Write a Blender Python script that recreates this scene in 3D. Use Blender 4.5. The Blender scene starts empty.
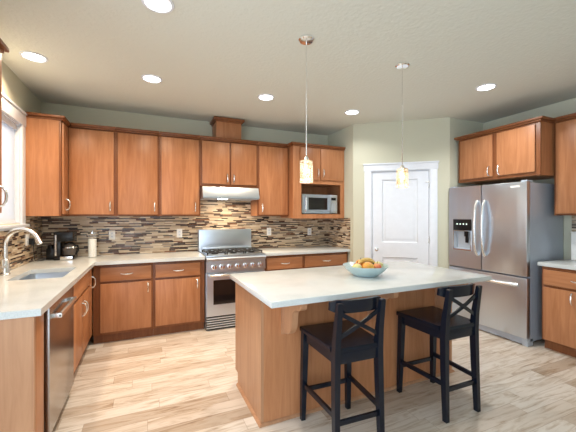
import bpy, bmesh, math, random
from mathutils import Vector, Matrix
random.seed(7)
SC = bpy.context.scene
COL = SC.collection
R = math.radians

# ------------------------------------------------------------------ camera, world, exposure
cam_d = bpy.data.cameras.new('camera'); cam = bpy.data.objects.new('camera', cam_d); COL.objects.link(cam)
cam_d.sensor_width = 36.0; cam_d.lens = 318.5 / 576 * 36.0
cam_d.clip_start = 0.02
cam.location = (0, 0, 1.414); cam.rotation_euler = (R(90), 0, R(-23.8))
SC.camera = cam
W = bpy.data.worlds.new('daylight'); SC.world = W; W.use_nodes = True
bg = W.node_tree.nodes['Background']
bg.inputs[0].default_value = (0.76, 0.88, 1.0, 1); bg.inputs[1].default_value = 2.9
SC.view_settings.view_transform = 'Standard'; SC.view_settings.look = 'None'
SC.view_settings.exposure = 0.36; SC.view_settings.gamma = 1.0; SC.view_settings.use_curve_mapping = False
CAN_W = 13.0          # watts of each recessed lamp
WARM = (1.0, 0.76, 0.52); NEUT = (1.0, 0.97, 0.93)

# ------------------------------------------------------------------ room constants
XL, XR, YB, ZC, YR = -1.149, 4.457, 4.62, 2.76, -2.4
XD, YD = -1.9, 1.66        # the open dining side to the left of the camera
XP = 2.769
PA = Vector((2.769, 3.899, 0)); PB = Vector((3.773, 3.085, 0))
CT, CB = 0.920, 0.882

# ------------------------------------------------------------------ node helpers
def new_mat(name):
    m = bpy.data.materials.new(name); m.use_nodes = True
    nt = m.node_tree
    return m, nt, nt.nodes['Principled BSDF']
def nd(nt, typ, **kw):
    n = nt.nodes.new(typ)
    for k, v in kw.items(): setattr(n, k, v)
    return n
def lk(nt, a, b): nt.links.new(a, b)
def mth(nt, op, a, b=None, c=None):
    n = nd(nt, 'ShaderNodeMath', operation=op)
    for i, v in enumerate((a, b, c)):
        if v is None: continue
        if isinstance(v, (int, float)): n.inputs[i].default_value = v
        else: lk(nt, v, n.inputs[i])
    return n.outputs[0]
def ramp(nt, fac, stops, interp='LINEAR'):
    n = nd(nt, 'ShaderNodeValToRGB'); cr = n.color_ramp; cr.interpolation = interp
    while len(cr.elements) < len(stops): cr.elements.new(0.5)
    for e, (p, c) in zip(cr.elements, stops):
        e.position = p; e.color = (c[0], c[1], c[2], 1)
    lk(nt, fac, n.inputs[0]); return n.outputs[0]
def mixc(nt, fac, a, b, blend='MIX'):
    n = nd(nt, 'ShaderNodeMix', data_type='RGBA', blend_type=blend)
    for sock, v in ((n.inputs[0], fac), (n.inputs[6], a), (n.inputs[7], b)):
        if isinstance(v, (int, float)): sock.default_value = v
        elif isinstance(v, tuple): sock.default_value = (v[0], v[1], v[2], 1)
        else: lk(nt, v, sock)
    return n.outputs[2]
def comb(nt, x, y, z):
    n = nd(nt, 'ShaderNodeCombineXYZ')
    for i, v in enumerate((x, y, z)):
        if isinstance(v, (int, float)): n.inputs[i].default_value = v
        else: lk(nt, v, n.inputs[i])
    return n.outputs[0]
def objxyz(nt):
    tc = nd(nt, 'ShaderNodeTexCoord'); s = nd(nt, 'ShaderNodeSeparateXYZ'); lk(nt, tc.outputs['Object'], s.inputs[0])
    return tc.outputs['Object'], s.outputs[0], s.outputs[1], s.outputs[2]
def white(nt, vec, dim='2D'):
    n = nd(nt, 'ShaderNodeTexWhiteNoise', noise_dimensions=dim); lk(nt, vec, n.inputs['Vector']); return n.outputs['Value']
def noise(nt, vec, scale, detail=4, dist=0.0, rough=0.5):
    n = nd(nt, 'ShaderNodeTexNoise'); lk(nt, vec, n.inputs['Vector'])
    n.inputs['Scale'].default_value = scale; n.inputs['Detail'].default_value = detail
    n.inputs['Distortion'].default_value = dist; n.inputs['Roughness'].default_value = rough
    return n.outputs[0]
def bump(nt, b, h, strength, dist=0.01):
    n = nd(nt, 'ShaderNodeBump'); lk(nt, h, n.inputs['Height'])
    n.inputs['Strength'].default_value = strength; n.inputs['Distance'].default_value = dist
    lk(nt, n.outputs[0], b.inputs['Normal'])
def plain(name, c, rough=0.5, metal=0.0, spec=0.5, coat=0.0):
    m, nt, b = new_mat(name)
    o, x, y, z = objxyz(nt)
    f = noise(nt, o, 14, 3)
    b.inputs['Base Color'].default_value = (*c, 1)
    lk(nt, mixc(nt, f, tuple(v * 0.95 for v in c), tuple(min(1, v * 1.05) for v in c)), b.inputs['Base Color'])
    b.inputs['Roughness'].default_value = rough; b.inputs['Metallic'].default_value = metal
    b.inputs['Specular IOR Level'].default_value = spec; b.inputs['Coat Weight'].default_value = coat
    return m
def wood(name, dark, light, axis, rough=0.36):
    m, nt, b = new_mat(name)
    o, x, y, z = objxyz(nt)
    oi = nd(nt, 'ShaderNodeObjectInfo'); rnd = oi.outputs['Random']
    k = [14.0, 14.0, 14.0]; k['xyz'.index(axis)] = 1.1
    off = mth(nt, 'MULTIPLY', rnd, 37.0)
    v = comb(nt, mth(nt, 'MULTIPLY_ADD', x, k[0], off), mth(nt, 'MULTIPLY_ADD', y, k[1], off), mth(nt, 'MULTIPLY_ADD', z, k[2], off))
    g = noise(nt, v, 1.6, 6, 0.9, 0.6)
    k2 = [3.0, 3.0, 3.0]; k2['xyz'.index(axis)] = 0.9
    v2 = comb(nt, mth(nt, 'MULTIPLY_ADD', x, k2[0], off), mth(nt, 'MULTIPLY_ADD', y, k2[1], off), mth(nt, 'MULTIPLY_ADD', z, k2[2], off))
    g2 = noise(nt, v2, 1.5, 3)
    f = mth(nt, 'ADD', mth(nt, 'MULTIPLY', g, 0.6), mth(nt, 'MULTIPLY', g2, 0.4))
    c = ramp(nt, f, [(0.33, dark), (0.66, light)])
    sh = mth(nt, 'MULTIPLY_ADD', rnd, 0.14, 0.93)
    c = mixc(nt, 1.0, c, comb(nt, sh, sh, sh), 'MULTIPLY')
    lk(nt, c, b.inputs['Base Color'])
    b.inputs['Roughness'].default_value = rough; b.inputs['Specular IOR Level'].default_value = 0.36
    bump(nt, b, g, 0.05, 0.002)
    return m
def steel(name, c=(0.60, 0.67, 0.76), rough=0.32, axis='z', wav=0.22):
    m, nt, b = new_mat(name)
    o, x, y, z = objxyz(nt)
    k = [90.0, 90.0, 90.0]; k['xyz'.index(axis)] = 1.5
    v = comb(nt, mth(nt, 'MULTIPLY', x, k[0]), mth(nt, 'MULTIPLY', y, k[1]), mth(nt, 'MULTIPLY', z, k[2]))
    g = noise(nt, v, 2.0, 3)
    k2 = [5.0, 5.0, 5.0]; k2['xyz'.index(axis)] = 0.8
    v2 = comb(nt, mth(nt, 'MULTIPLY', x, k2[0]), mth(nt, 'MULTIPLY', y, k2[1]), mth(nt, 'MULTIPLY', z, k2[2]))
    g2 = noise(nt, v2, 1.0, 2)
    lk(nt, mixc(nt, g, tuple(q * 0.97 for q in c), tuple(min(1, q * 1.03) for q in c)), b.inputs['Base Color'])
    b.inputs['Metallic'].default_value = 1.0
    lk(nt, mth(nt, 'MULTIPLY_ADD', g, 0.05, rough - 0.025), b.inputs['Roughness'])
    bump(nt, b, g2, wav, 0.05)
    return m
def emit(name, c, s):
    m, nt, b = new_mat(name)
    b.inputs['Base Color'].default_value = (*c, 1)
    b.inputs['Emission Color'].default_value = (*c, 1); b.inputs['Emission Strength'].default_value = s
    return m

# ------------------------------------------------------------------ materials
def mk_paint(name, c, bs, sc):
    m, nt, b = new_mat(name)
    o, x, y, z = objxyz(nt)
    g = noise(nt, o, sc, 3)
    b.inputs['Base Color'].default_value = (*c, 1); b.inputs['Roughness'].default_value = 0.75
    b.inputs['Specular IOR Level'].default_value = 0.25
    bump(nt, b, g, bs, 0.004)
    return m
M = {}
M['wall'] = mk_paint('sage_paint', (0.59, 0.59, 0.475), 0.12, 90)
M['ceiling'] = mk_paint('ceiling_texture', (0.68, 0.70, 0.64), 0.9, 34)
M['white'] = plain('daylit_white_trim', (0.74, 0.785, 0.86), 0.35)  # blue cast of daylight is mixed into the white
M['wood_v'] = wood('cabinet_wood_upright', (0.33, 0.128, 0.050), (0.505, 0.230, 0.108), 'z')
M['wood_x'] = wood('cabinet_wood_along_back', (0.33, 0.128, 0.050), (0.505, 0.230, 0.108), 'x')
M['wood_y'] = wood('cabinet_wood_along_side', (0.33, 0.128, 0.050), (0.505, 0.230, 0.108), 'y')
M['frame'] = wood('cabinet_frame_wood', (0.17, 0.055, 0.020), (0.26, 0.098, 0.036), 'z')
M['veneer'] = wood('veneer_and_lit_wood', (0.38, 0.185, 0.095), (0.53, 0.29, 0.16), 'z', 0.4)  # pale veneer, also used to paint light onto corbels and sink-run end
M['nickel'] = plain('satin_nickel', (0.84, 0.84, 0.83), 0.27, 1.0)
M['chrome'] = plain('chrome', (0.85, 0.85, 0.86), 0.1, 1.0)
M['steel'] = steel('brushed_steel', axis='z')
M['steel_h'] = steel('brushed_steel_level', axis='x', wav=0.02)
M['steel_dw'] = steel('brushed_steel_painted_reflection', (0.42, 0.40, 0.39), 0.24, 'y', 0.03)  # darker, warmer steel paints in the reflected floor and cabinets
M['steel_side'] = plain('grey_enamel', (0.40, 0.45, 0.53), 0.30, 0.25)
M['black'] = plain('black_plastic', (0.007, 0.007, 0.008), 0.25, 0, 0.35)
M['iron'] = plain('cast_iron', (0.018, 0.018, 0.018), 0.5)
M['glass_dark'] = plain('dark_glass', (0.01, 0.008, 0.008), 0.06, 0, 0.6)
M['grey'] = plain('grey_plastic', (0.45, 0.50, 0.56), 0.35)
M['lacquer'] = plain('black_lacquer_blue_sheen', (0.005, 0.008, 0.016), 0.26, 0, 0.38, 0.0)  # faint blue in the black stands in for cool reflected daylight
M['plate'] = plain('white_plastic', (0.85, 0.85, 0.83), 0.35)
M['slot'] = plain('slot_shadow_plastic', (0.08, 0.08, 0.08), 0.5)
M['shade_cloth'] = None
M['ceramic'] = plain('pale_blue_ceramic', (0.46, 0.60, 0.62), 0.25)
M['lamp_face'] = emit('lamp_face', (1.0, 0.97, 0.93), 9.0)
M['bulb'] = emit('bulb', (1.0, 0.88, 0.68), 6.0)
M['display'] = emit('display', (0.75, 0.9, 0.8), 1.2)

def mk_counter():
    m, nt, b = new_mat('white_quartz')
    o, x, y, z = objxyz(nt)
    a = noise(nt, o, 220, 2); c = noise(nt, o, 4, 4)
    f = mth(nt, 'ADD', mth(nt, 'MULTIPLY', a, 0.5), mth(nt, 'MULTIPLY', c, 0.5))
    lk(nt, ramp(nt, f, [(0.36, (0.53, 0.56, 0.56)), (0.55, (0.63, 0.665, 0.665))]), b.inputs['Base Color'])
    b.inputs['Roughness'].default_value = 0.16; b.inputs['Specular IOR Level'].default_value = 0.5
    return m
M['counter'] = mk_counter()

def mk_floor():
    m, nt, b = new_mat('hickory_planks')
    o, x, y, z = objxyz(nt)
    w = 0.127
    yr = mth(nt, 'DIVIDE', y, w); row = mth(nt, 'FLOOR', yr); fy = mth(nt, 'FRACT', yr)
    r1 = white(nt, comb(nt, row, 3.3, 0)); r2 = white(nt, comb(nt, row, 8.1, 0))
    ln = mth(nt, 'MULTIPLY_ADD', r1, 0.5, 0.55)
    xc = mth(nt, 'ADD', mth(nt, 'DIVIDE', x, ln), mth(nt, 'MULTIPLY', r2, 7.0))
    cl = mth(nt, 'FLOOR', xc); fx = mth(nt, 'FRACT', xc)
    idv = comb(nt, cl, row, 0)
    p = white(nt, idv); p2 = white(nt, comb(nt, row, cl, 0))
    base = ramp(nt, p, [(0.0, (0.665, 0.60, 0.525)), (0.30, (0.62, 0.545, 0.465)), (0.55, (0.70, 0.645, 0.58)), (0.80, (0.57, 0.48, 0.395)), (0.95, (0.44, 0.35, 0.27)), (1.0, (0.39, 0.295, 0.22))])
    gv = comb(nt, mth(nt, 'MULTIPLY_ADD', p, 31.0, mth(nt, 'MULTIPLY', x, 1.6)), mth(nt, 'MULTIPLY_ADD', p2, 17.0, mth(nt, 'MULTIPLY', y, 13.0)), 0.0)
    g = noise(nt, gv, 1.5, 6, 1.6, 0.62)
    streak = ramp(nt, g, [(0.28, (0.50, 0.40, 0.31)), (0.42, (0.84, 0.79, 0.73)), (0.53, (1.0, 1.0, 1.0)), (0.75, (1.06, 1.06, 1.06))])
    c = mixc(nt, 1.0, base, streak, 'MULTIPLY')
    kn = nd(nt, 'ShaderNodeTexVoronoi'); lk(nt, comb(nt, mth(nt, 'MULTIPLY', x, 1.0), mth(nt, 'MULTIPLY', y, 1.8), 0.0), kn.inputs['Vector']); kn.inputs['Scale'].default_value = 1.3
    knot = ramp(nt, kn.outputs['Distance'], [(0.0, (0.18, 0.10, 0.06)), (0.014, (0.4, 0.28, 0.18)), (0.03, (1, 1, 1))])
    c = mixc(nt, 1.0, c, knot, 'MULTIPLY')
    ex = mth(nt, 'MULTIPLY', mth(nt, 'MINIMUM', fx, mth(nt, 'SUBTRACT', 1.0, fx)), ln)
    ey = mth(nt, 'MULTIPLY', mth(nt, 'MINIMUM', fy, mth(nt, 'SUBTRACT', 1.0, fy)), w)
    e = mth(nt, 'MINIMUM', ex, ey)
    gap = ramp(nt, mth(nt, 'MULTIPLY', e, 100.0), [(0.0, (0.45, 0.34, 0.25)), (0.22, (1, 1, 1))])
    c = mixc(nt, 0.8, c, gap, 'MULTIPLY')
    lk(nt, c, b.inputs['Base Color'])
    b.inputs['Roughness'].default_value = 0.38; b.inputs['Specular IOR Level'].default_value = 0.4
    bump(nt, b, g, 0.05, 0.003)
    return m
M['floor'] = mk_floor()

def mk_mosaic():
    m, nt, b = new_mat('strip_mosaic_tile')
    o, x, y, z = objxyz(nt)
    u = mth(nt, 'ADD', x, y); P = 0.033
    zk = mth(nt, 'DIVIDE', z, P); k = mth(nt, 'FLOOR', zk); fk = mth(nt, 'FRACT', zk)
    thin = mth(nt, 'GREATER_THAN', fk, 0.58)
    row = mth(nt, 'ADD', mth(nt, 'MULTIPLY', k, 2.0), thin)
    e0 = mth(nt, 'MINIMUM', mth(nt, 'MINIMUM', fk, mth(nt, 'SUBTRACT', 1.0, fk)), mth(nt, 'ABSOLUTE', mth(nt, 'SUBTRACT', fk, 0.58)))
    r1 = white(nt, comb(nt, row, 1.7, 0)); r2 = white(nt, comb(nt, row, 5.9, 0))
    ln = mth(nt, 'MULTIPLY_ADD', r1, 0.09, 0.075)
    uc = mth(nt, 'ADD', mth(nt, 'DIVIDE', u, ln), mth(nt, 'MULTIPLY', r2, 9.0))
    cl = mth(nt, 'FLOOR', uc); fu = mth(nt, 'FRACT', uc)
    p = white(nt, comb(nt, cl, row, 0)); p2 = white(nt, comb(nt, row, cl, 0))
    p = mth(nt, 'SUBTRACT', mth(nt, 'MULTIPLY_ADD', p, mth(nt, 'MULTIPLY_ADD', thin, -0.42, 0.92), mth(nt, 'MULTIPLY_ADD', thin, -0.08, 0.08)), 0.0)
    c = ramp(nt, p, [(0.0, (0.022, 0.010, 0.008)), (0.14, (0.075, 0.030, 0.018)), (0.24, (0.58, 0.46, 0.32)), (0.42, (0.40, 0.29, 0.19)),
                     (0.56, (0.66, 0.56, 0.42)), (0.74, (0.30, 0.25, 0.20)), (0.83, (0.54, 0.43, 0.30)), (0.95, (0.20, 0.09, 0.045))], 'CONSTANT')
    e = mth(nt, 'MINIMUM', mth(nt, 'MULTIPLY', mth(nt, 'MINIMUM', fu, mth(nt, 'SUBTRACT', 1.0, fu)), ln), mth(nt, 'MULTIPLY', e0, P))
    gm = mth(nt, 'LESS_THAN', e, 0.0008)
    c = mixc(nt, gm, c, (0.42, 0.36, 0.28))
    lk(nt, c, b.inputs['Base Color'])
    lk(nt, mth(nt, 'MULTIPLY_ADD', p2, 0.35, 0.12), b.inputs['Roughness'])
    hgt = mth(nt, 'MULTIPLY', mth(nt, 'SUBTRACT', 1.0, gm), mth(nt, 'MULTIPLY_ADD', p2, 0.5, 0.5))
    bump(nt, b, hgt, 0.25, 0.003)
    return m
M['mosaic'] = mk_mosaic()

def mk_glass(name, tint, alpha):
    m, nt, b = new_mat(name); out = nt.nodes['Material Output']
    tr = nd(nt, 'ShaderNodeBsdfTransparent'); tr.inputs[0].default_value = (*tint, 1)
    b.inputs['Base Color'].default_value = (*tint, 1); b.inputs['Roughness'].default_value = 0.05
    mx = nd(nt, 'ShaderNodeMixShader'); mx.inputs[0].default_value = alpha
    lk(nt, tr.outputs[0], mx.inputs[1]); lk(nt, b.outputs[0], mx.inputs[2]); lk(nt, mx.outputs[0], out.inputs[0])
    return m
M['clear'] = mk_glass('clear_glass', (0.95, 0.97, 0.97), 0.12)
M['pane'] = mk_glass('window_pane', (0.97, 0.98, 1.0), 0.06)
M['carafe'] = mk_glass('smoked_glass', (0.25, 0.22, 0.2), 0.35)
def mk_shade():
    m, nt, b = new_mat('crackled_mosaic_glass'); out = nt.nodes['Material Output']
    o, x, y, z = objxyz(nt)
    vo = nd(nt, 'ShaderNodeTexVoronoi', feature='DISTANCE_TO_EDGE'); lk(nt, o, vo.inputs['Vector']); vo.inputs['Scale'].default_value = 65
    vc = nd(nt, 'ShaderNodeTexVoronoi'); lk(nt, o, vc.inputs['Vector']); vc.inputs['Scale'].default_value = 65
    s = nd(nt, 'ShaderNodeSeparateColor'); lk(nt, vc.outputs['Color'], s.inputs[0])
    c = ramp(nt, s.outputs[0], [(0.0, (0.94, 0.91, 0.86)), (0.4, (0.99, 0.98, 0.96)), (0.75, (0.82, 0.70, 0.54)), (1.0, (1, 0.99, 0.98))])
    edge = mth(nt, 'LESS_THAN', vo.outputs['Distance'], 0.06)
    c = mixc(nt, edge, c, (0.34, 0.26, 0.17))
    tr = nd(nt, 'ShaderNodeBsdfTransparent'); lk(nt, c, tr.inputs[0])
    tl = nd(nt, 'ShaderNodeBsdfTranslucent'); lk(nt, c, tl.inputs[0])
    gl = nd(nt, 'ShaderNodeBsdfGlossy'); gl.inputs['Roughness'].default_value = 0.1
    m1 = nd(nt, 'ShaderNodeMixShader'); m1.inputs[0].default_value = 0.5; lk(nt, tr.outputs[0], m1.inputs[1]); lk(nt, tl.outputs[0], m1.inputs[2])
    m2 = nd(nt, 'ShaderNodeMixShader'); m2.inputs[0].default_value = 0.10; lk(nt, m1.outputs[0], m2.inputs[1]); lk(nt, gl.outputs[0], m2.inputs[2])
    lk(nt, m2.outputs[0], out.inputs[0])
    return m
M['shade'] = mk_shade()
def mk_cloth():
    m, nt, b = new_mat('dimming_white_cloth'); out = nt.nodes['Material Output']
    o, x, y, z = objxyz(nt)
    d = nd(nt, 'ShaderNodeBsdfDiffuse'); d.inputs[0].default_value = (.78, .83, .88, 1)
    pl = mth(nt, 'FRACT', mth(nt, 'MULTIPLY', z, 26.0)); bump(nt, b, pl, .2)
    t = nd(nt, 'ShaderNodeBsdfTranslucent'); t.inputs[0].default_value = (.80, .88, .95, 1)
    mx = nd(nt, 'ShaderNodeMixShader'); mx.inputs[0].default_value = .30
    lk(nt, d.outputs[0], mx.inputs[1]); lk(nt, t.outputs[0], mx.inputs[2]); lk(nt, mx.outputs[0], out.inputs[0])
    return m
M['shade_cloth'] = mk_cloth()
def fruit(name, a, b_, rough=0.4):
    m, nt, b = new_mat(name)
    o, x, y, z = objxyz(nt)
    lk(nt, ramp(nt, noise(nt, o, 14, 3), [(0.38, a), (0.62, b_)]), b.inputs['Base Color'])
    b.inputs['Roughness'].default_value = rough
    return m
M['mango'] = fruit('mango_skin', (0.72, 0.30, 0.05), (0.80, 0.45, 0.09))
M['apple'] = fruit('apple_skin', (0.45, 0.03, 0.02), (0.70, 0.20, 0.06))
M['banana'] = fruit('banana_skin', (0.62, 0.42, 0.12), (0.70, 0.54, 0.20))
M['pear'] = fruit('pear_skin', (0.62, 0.58, 0.22), (0.72, 0.66, 0.32))
M['avocado'] = fruit('avocado_skin', (0.02, 0.022, 0.01), (0.06, 0.055, 0.03), 0.6)
M['peach'] = fruit('peach_skin', (0.80, 0.38, 0.16), (0.62, 0.10, 0.05))

# ------------------------------------------------------------------ mesh helpers
def BM(): return bmesh.new()
def box(bm, x0, x1, y0, y1, z0, z1, bev=0.0):
    t = bmesh.new(); bmesh.ops.create_cube(t, size=1.0)
    for v in t.verts:
        v.co = Vector((x0 + (v.co.x + .5) * (x1 - x0), y0 + (v.co.y + .5) * (y1 - y0), z0 + (v.co.z + .5) * (z1 - z0)))
    if bev > 0: bmesh.ops.bevel(t, geom=t.edges[:], offset=bev, segments=2, affect='EDGES', profile=0.6)
    merge(bm, t)
def merge(bm, t, mat=None):
    if mat: bmesh.ops.transform(t, matrix=mat, verts=t.verts[:])
    vm = {v: bm.verts.new(v.co) for v in t.verts}
    for f in t.faces:
        try: bm.faces.new([vm[v] for v in f.verts])
        except ValueError: pass
    t.free()
def loft(bm, secs, caps=True):
    rings = [[bm.verts.new(p) for p in s] for s in secs]; n = len(rings[0])
    for a, b in zip(rings, rings[1:]):
        for i in range(n): bm.faces.new((a[i], a[(i + 1) % n], b[(i + 1) % n], b[i]))
    if caps: bm.faces.new(rings[0][::-1]); bm.faces.new(rings[-1])
def tube(bm, pts, r, n=10, radii=None, caps=True):
    pts = [Vector(p) for p in pts]; secs = []; up = None
    for i, p in enumerate(pts):
        t = (pts[min(i + 1, len(pts) - 1)] - pts[max(i - 1, 0)]).normalized()
        if up is None: up = Vector((0, 0, 1)) if abs(t.z) < 0.9 else Vector((0, 1, 0))
        s = t.cross(up).normalized(); up = s.cross(t).normalized()
        rr = radii[i] if radii else r
        secs.append([p + s * rr * math.cos(2 * math.pi * k / n) + up * rr * math.sin(2 * math.pi * k / n) for k in range(n)])
    loft(bm, secs, caps)
def lathe(bm, prof, c=(0, 0, 0), n=28, axis='z'):
    rings = []
    for r, h in prof:
        ring = []
        for k in range(n):
            a = 2 * math.pi * k / n; p = (r * math.cos(a), r * math.sin(a), h)
            if axis == 'y': p = (p[0], p[2], p[1])
            if axis == 'x': p = (p[2], p[0], p[1])
            ring.append(bm.verts.new(Vector(p) + Vector(c)))
        rings.append(ring)
    for a, b in zip(rings, rings[1:]):
        for i in range(n): bm.faces.new((a[i], a[(i + 1) % n], b[(i + 1) % n], b[i]))
    bm.faces.new(rings[0][::-1]); bm.faces.new(rings[-1])
def slab(bm, us, vs, cells, w0, w1, ax=(0, 1, 2)):
    """grid of cells (i,j) extruded from w0 to w1; ax maps (u,v,w) to xyz"""
    def P(u, v, w):
        q = [0, 0, 0]; q[ax[0]] = u; q[ax[1]] = v; q[ax[2]] = w; return q
    V = {}
    def g(i, j, k):
        if (i, j, k) not in V: V[(i, j, k)] = bm.verts.new(P(us[i], vs[j], (w0, w1)[k]))
        return V[(i, j, k)]
    cs = set(cells)
    for i, j in cs:
        for k in (0, 1): bm.faces.new([g(i, j, k), g(i + 1, j, k), g(i + 1, j + 1, k), g(i, j + 1, k)])
        for (di, dj, a, b) in ((-1, 0, (i, j), (i, j + 1)), (1, 0, (i + 1, j), (i + 1, j + 1)), (0, -1, (i, j), (i + 1, j)), (0, 1, (i, j + 1), (i + 1, j + 1))):
            if (i + di, j + dj) not in cs: bm.faces.new([g(*a, 0), g(*b, 0), g(*b, 1), g(*a, 1)])
def allcells(us, vs, holes=()): return [(i, j) for i in range(len(us) - 1) for j in range(len(vs) - 1) if (i, j) not in holes]
def prism(bm, poly, w0, w1, ax=(0, 1, 2)):
    def P(u, v, w):
        q = [0, 0, 0]; q[ax[0]] = u; q[ax[1]] = v; q[ax[2]] = w; return q
    loft(bm, [[P(u, v, w) for u, v in poly] for w in (w0, w1)])
def ball(bm, c, rx, ry, rz, seg=16):
    t = bmesh.new(); bmesh.ops.create_uvsphere(t, u_segments=seg, v_segments=seg // 2 + 2, radius=1.0)
    for v in t.verts: v.co = Vector((v.co.x * rx + c[0], v.co.y * ry + c[1], v.co.z * rz + c[2]))
    merge(bm, t)

TX = Matrix.Identity(4)          # placement of what is being built
def wloc(o):
    p = Vector((0, 0, 0))
    while o: p = p + o.location; o = o.parent
    return p
def obj(name, bm, mat, parent=None, label=None, angle=38, origin=None, kind=None):
    bmesh.ops.transform(bm, matrix=TX, verts=bm.verts[:])
    if parent is not None: org = wloc(parent)
    else: org = Vector(origin) if origin else Vector((0, 0, 0))
    bmesh.ops.translate(bm, vec=-org, verts=bm.verts[:])
    bmesh.ops.recalc_face_normals(bm, faces=bm.faces[:])
    me = bpy.data.meshes.new(name); bm.to_mesh(me); bm.free()
    for p in me.polygons: p.use_smooth = True
    me.set_sharp_from_angle(angle=R(angle))
    me.materials.append(M[mat] if isinstance(mat, str) else mat)
    o = bpy.data.objects.new(name, me); COL.objects.link(o)
    if parent is not None: o.parent = parent
    else: o.location = org
    if label: o['label'] = label
    if kind: o['kind'] = kind
    return o
def thing(name, label, cat, loc=(0, 0, 0), group=None):
    o = bpy.data.objects.new(name, None); COL.objects.link(o); o.empty_display_size = 0.1
    o.location = TX @ Vector(loc); o['label'] = label; o['category'] = cat
    if group: o['group'] = group
    return o
def tag(o, label, cat, group=None):
    o['label'] = label; o['category'] = cat
    if group: o['group'] = group
    return o
def struct(name, bm, mat, parent=None): return obj(name, bm, mat, parent, kind='structure')
def qbox(*a, bev=0.0): b = BM(); box(b, *a, bev=bev); return b
def dup(root, loc, rotz=0.0, label=None):
    r = root.copy(); COL.objects.link(r); r.location = loc; r.rotation_euler = (0, 0, rotz)
    if label: r['label'] = label
    for ch in list(root.children):
        c = ch.copy(); COL.objects.link(c); c.parent = r
        if ch.data and ch.type == 'LIGHT': c.data = ch.data.copy()
        for g in list(ch.children):
            d = g.copy(); COL.objects.link(d); d.parent = c
    return r
FR_BACK = Matrix(((1, 0, 0, 0), (0, -1, 0, YB), (0, 0, 1, 0), (0, 0, 0, 1)))     # (u, depth from wall, z)
FR_LEFT = Matrix(((0, 1, 0, XL), (1, 0, 0, 0), (0, 0, 1, 0), (0, 0, 0, 1)))
FR_RIGHT = Matrix(((0, -1, 0, XR), (1, 0, 0, 0), (0, 0, 1, 0), (0, 0, 0, 1)))

# ------------------------------------------------------------------ room shell
b = BM(); us = [XD, XL - .12, XR + .1]; vs = [YR, YD, YB + .1]; slab(b, us, vs, [(0, 0), (1, 0), (1, 1)], -.08, 0); struct('floor', b, 'floor')
b = BM(); slab(b, us, vs, [(0, 0), (1, 0), (1, 1)], ZC, ZC + .1); struct('ceiling', b, 'ceiling')
struct('wall_rear_light_block', qbox(0.3, XR + .1, YR - .1, YR, 0, ZC), 'wall')  # unseen partial wall, added so daylight comes mainly from the left
struct('wall_back', qbox(XL - .1, XR + .1, YB, YB + .1, 0, ZC), 'wall')
WY0, WY1, WZ0, WZ1 = 2.72, 3.93, 1.345, 2.315
b = BM(); us = [YD, WY0, WY1, YB]; vs = [0, WZ0, WZ1, ZC]
slab(b, us, vs, allcells(us, vs, [(1, 1)]), XL - .12, XL, (1, 2, 0)); struct('wall_left', b, 'wall')
struct('wall_right', qbox(XR, XR + .1, YR, YB, 0, ZC), 'wall')
struct('wall_pantry_side', qbox(XP, XP + .1, PA.y, YB, 0, ZC), 'wall')
# angled pantry wall: local s along the wall, n outwards to the room, z
dv = (PB - PA).normalized(); nv = Vector((-dv.y, dv.x, 0))
if nv.y > 0: nv = -nv
LW = (PB - PA).length
FR_PAN = Matrix(((dv.x, nv.x, 0, PA.x), (dv.y, nv.y, 0, PA.y), (0, 0, 1, 0), (0, 0, 0, 1)))
TX = FR_PAN
DS0, DS1, DZ = 0.258, 1.040, 2.062
b = BM(); us = [0, DS0, DS1, LW]; vs = [0, DZ, ZC]
slab(b, us, vs, allcells(us, vs, [(1, 0)]), -.1, 0, (0, 2, 1)); struct('wall_pantry_front', b, 'wall')
# door casing
b = BM(); box(b, .160, DS0, 0, .018, 0, DZ, .002); box(b, DS1, 1.136, 0, .018, 0, DZ, .002)
box(b, .150, 1.146, 0, .022, DZ, 2.150, .002); box(b, .140, 1.156, 0, .034, 2.150, 2.170, .002)
struct('trim_1', b, 'white')
# jamb
b = BM(); box(b, DS0, DS0 + .012, -.1, 0, 0, DZ); box(b, DS1 - .012, DS1, -.1, 0, 0, DZ); box(b, DS0 + .012, DS1 - .012, -.1, 0, DZ - .012, DZ)
struct('trim_2', b, 'white')
d0, d1 = DS0 + .015, DS1 - .015
b = BM(); us = [d0, .405, .886, d1]; vs = [.008, .24, .825, 1.035, 1.935, DZ - .015]
slab(b, us, vs, allcells(us, vs, [(1, 1), (1, 3)]), -.043, -.008, (0, 2, 1))
for (za, zb) in ((.24, .825), (1.035, 1.935)):
    box(b, .405, .886, -.040, -.026, za, zb)
    def rect(i, n): return [(.405 + i, n, za + i), (.886 - i, n, za + i), (.886 - i, n, zb - i), (.405 + i, n, zb - i)]
    loft(b, [rect(0, -.008), rect(.012, -.022), rect(.03, -.024), rect(.055, -.014)], caps=False)
    box(b, .46, .831, -.030, -.014, za + .055, zb - .055)
door = struct('door_1', b, 'white')
b = BM(); lathe(b, [(.026, -.008), (.026, -.002), (.010, 0), (.010, .030), (.022, .036), (.027, .048), (.024, .058), (.012, .064)], (.330, 0, .937), 20, 'y'); obj('knob', b, 'nickel', door, 'satin nickel knob')
for z in (.25, 1.08, 1.86):
    b = BM(); box(b, d1 - .004, d1 + .016, -.008, -.003, z - .045, z + .045); tube(b, [(d1 + .006, -.001, z - .05), (d1 + .006, -.001, z + .05)], .006, 8); obj('hinge', b, 'nickel', door, 'nickel hinge')
b = BM(); tube(b, [(d1 - .045, .012, 1.885), (d1 + .045, .012, 1.885)], .005, 8); tube(b, [(d1 + .006, .006, 1.80), (d1 + .006, .006, 1.885)], .004, 8)
tube(b, [(d1 + .006, 0, 1.885), (d1 + .006, .012, 1.885)], .004, 8); obj('door_stop', b, 'nickel', door, 'hinge pin door stop with two arms')
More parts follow.
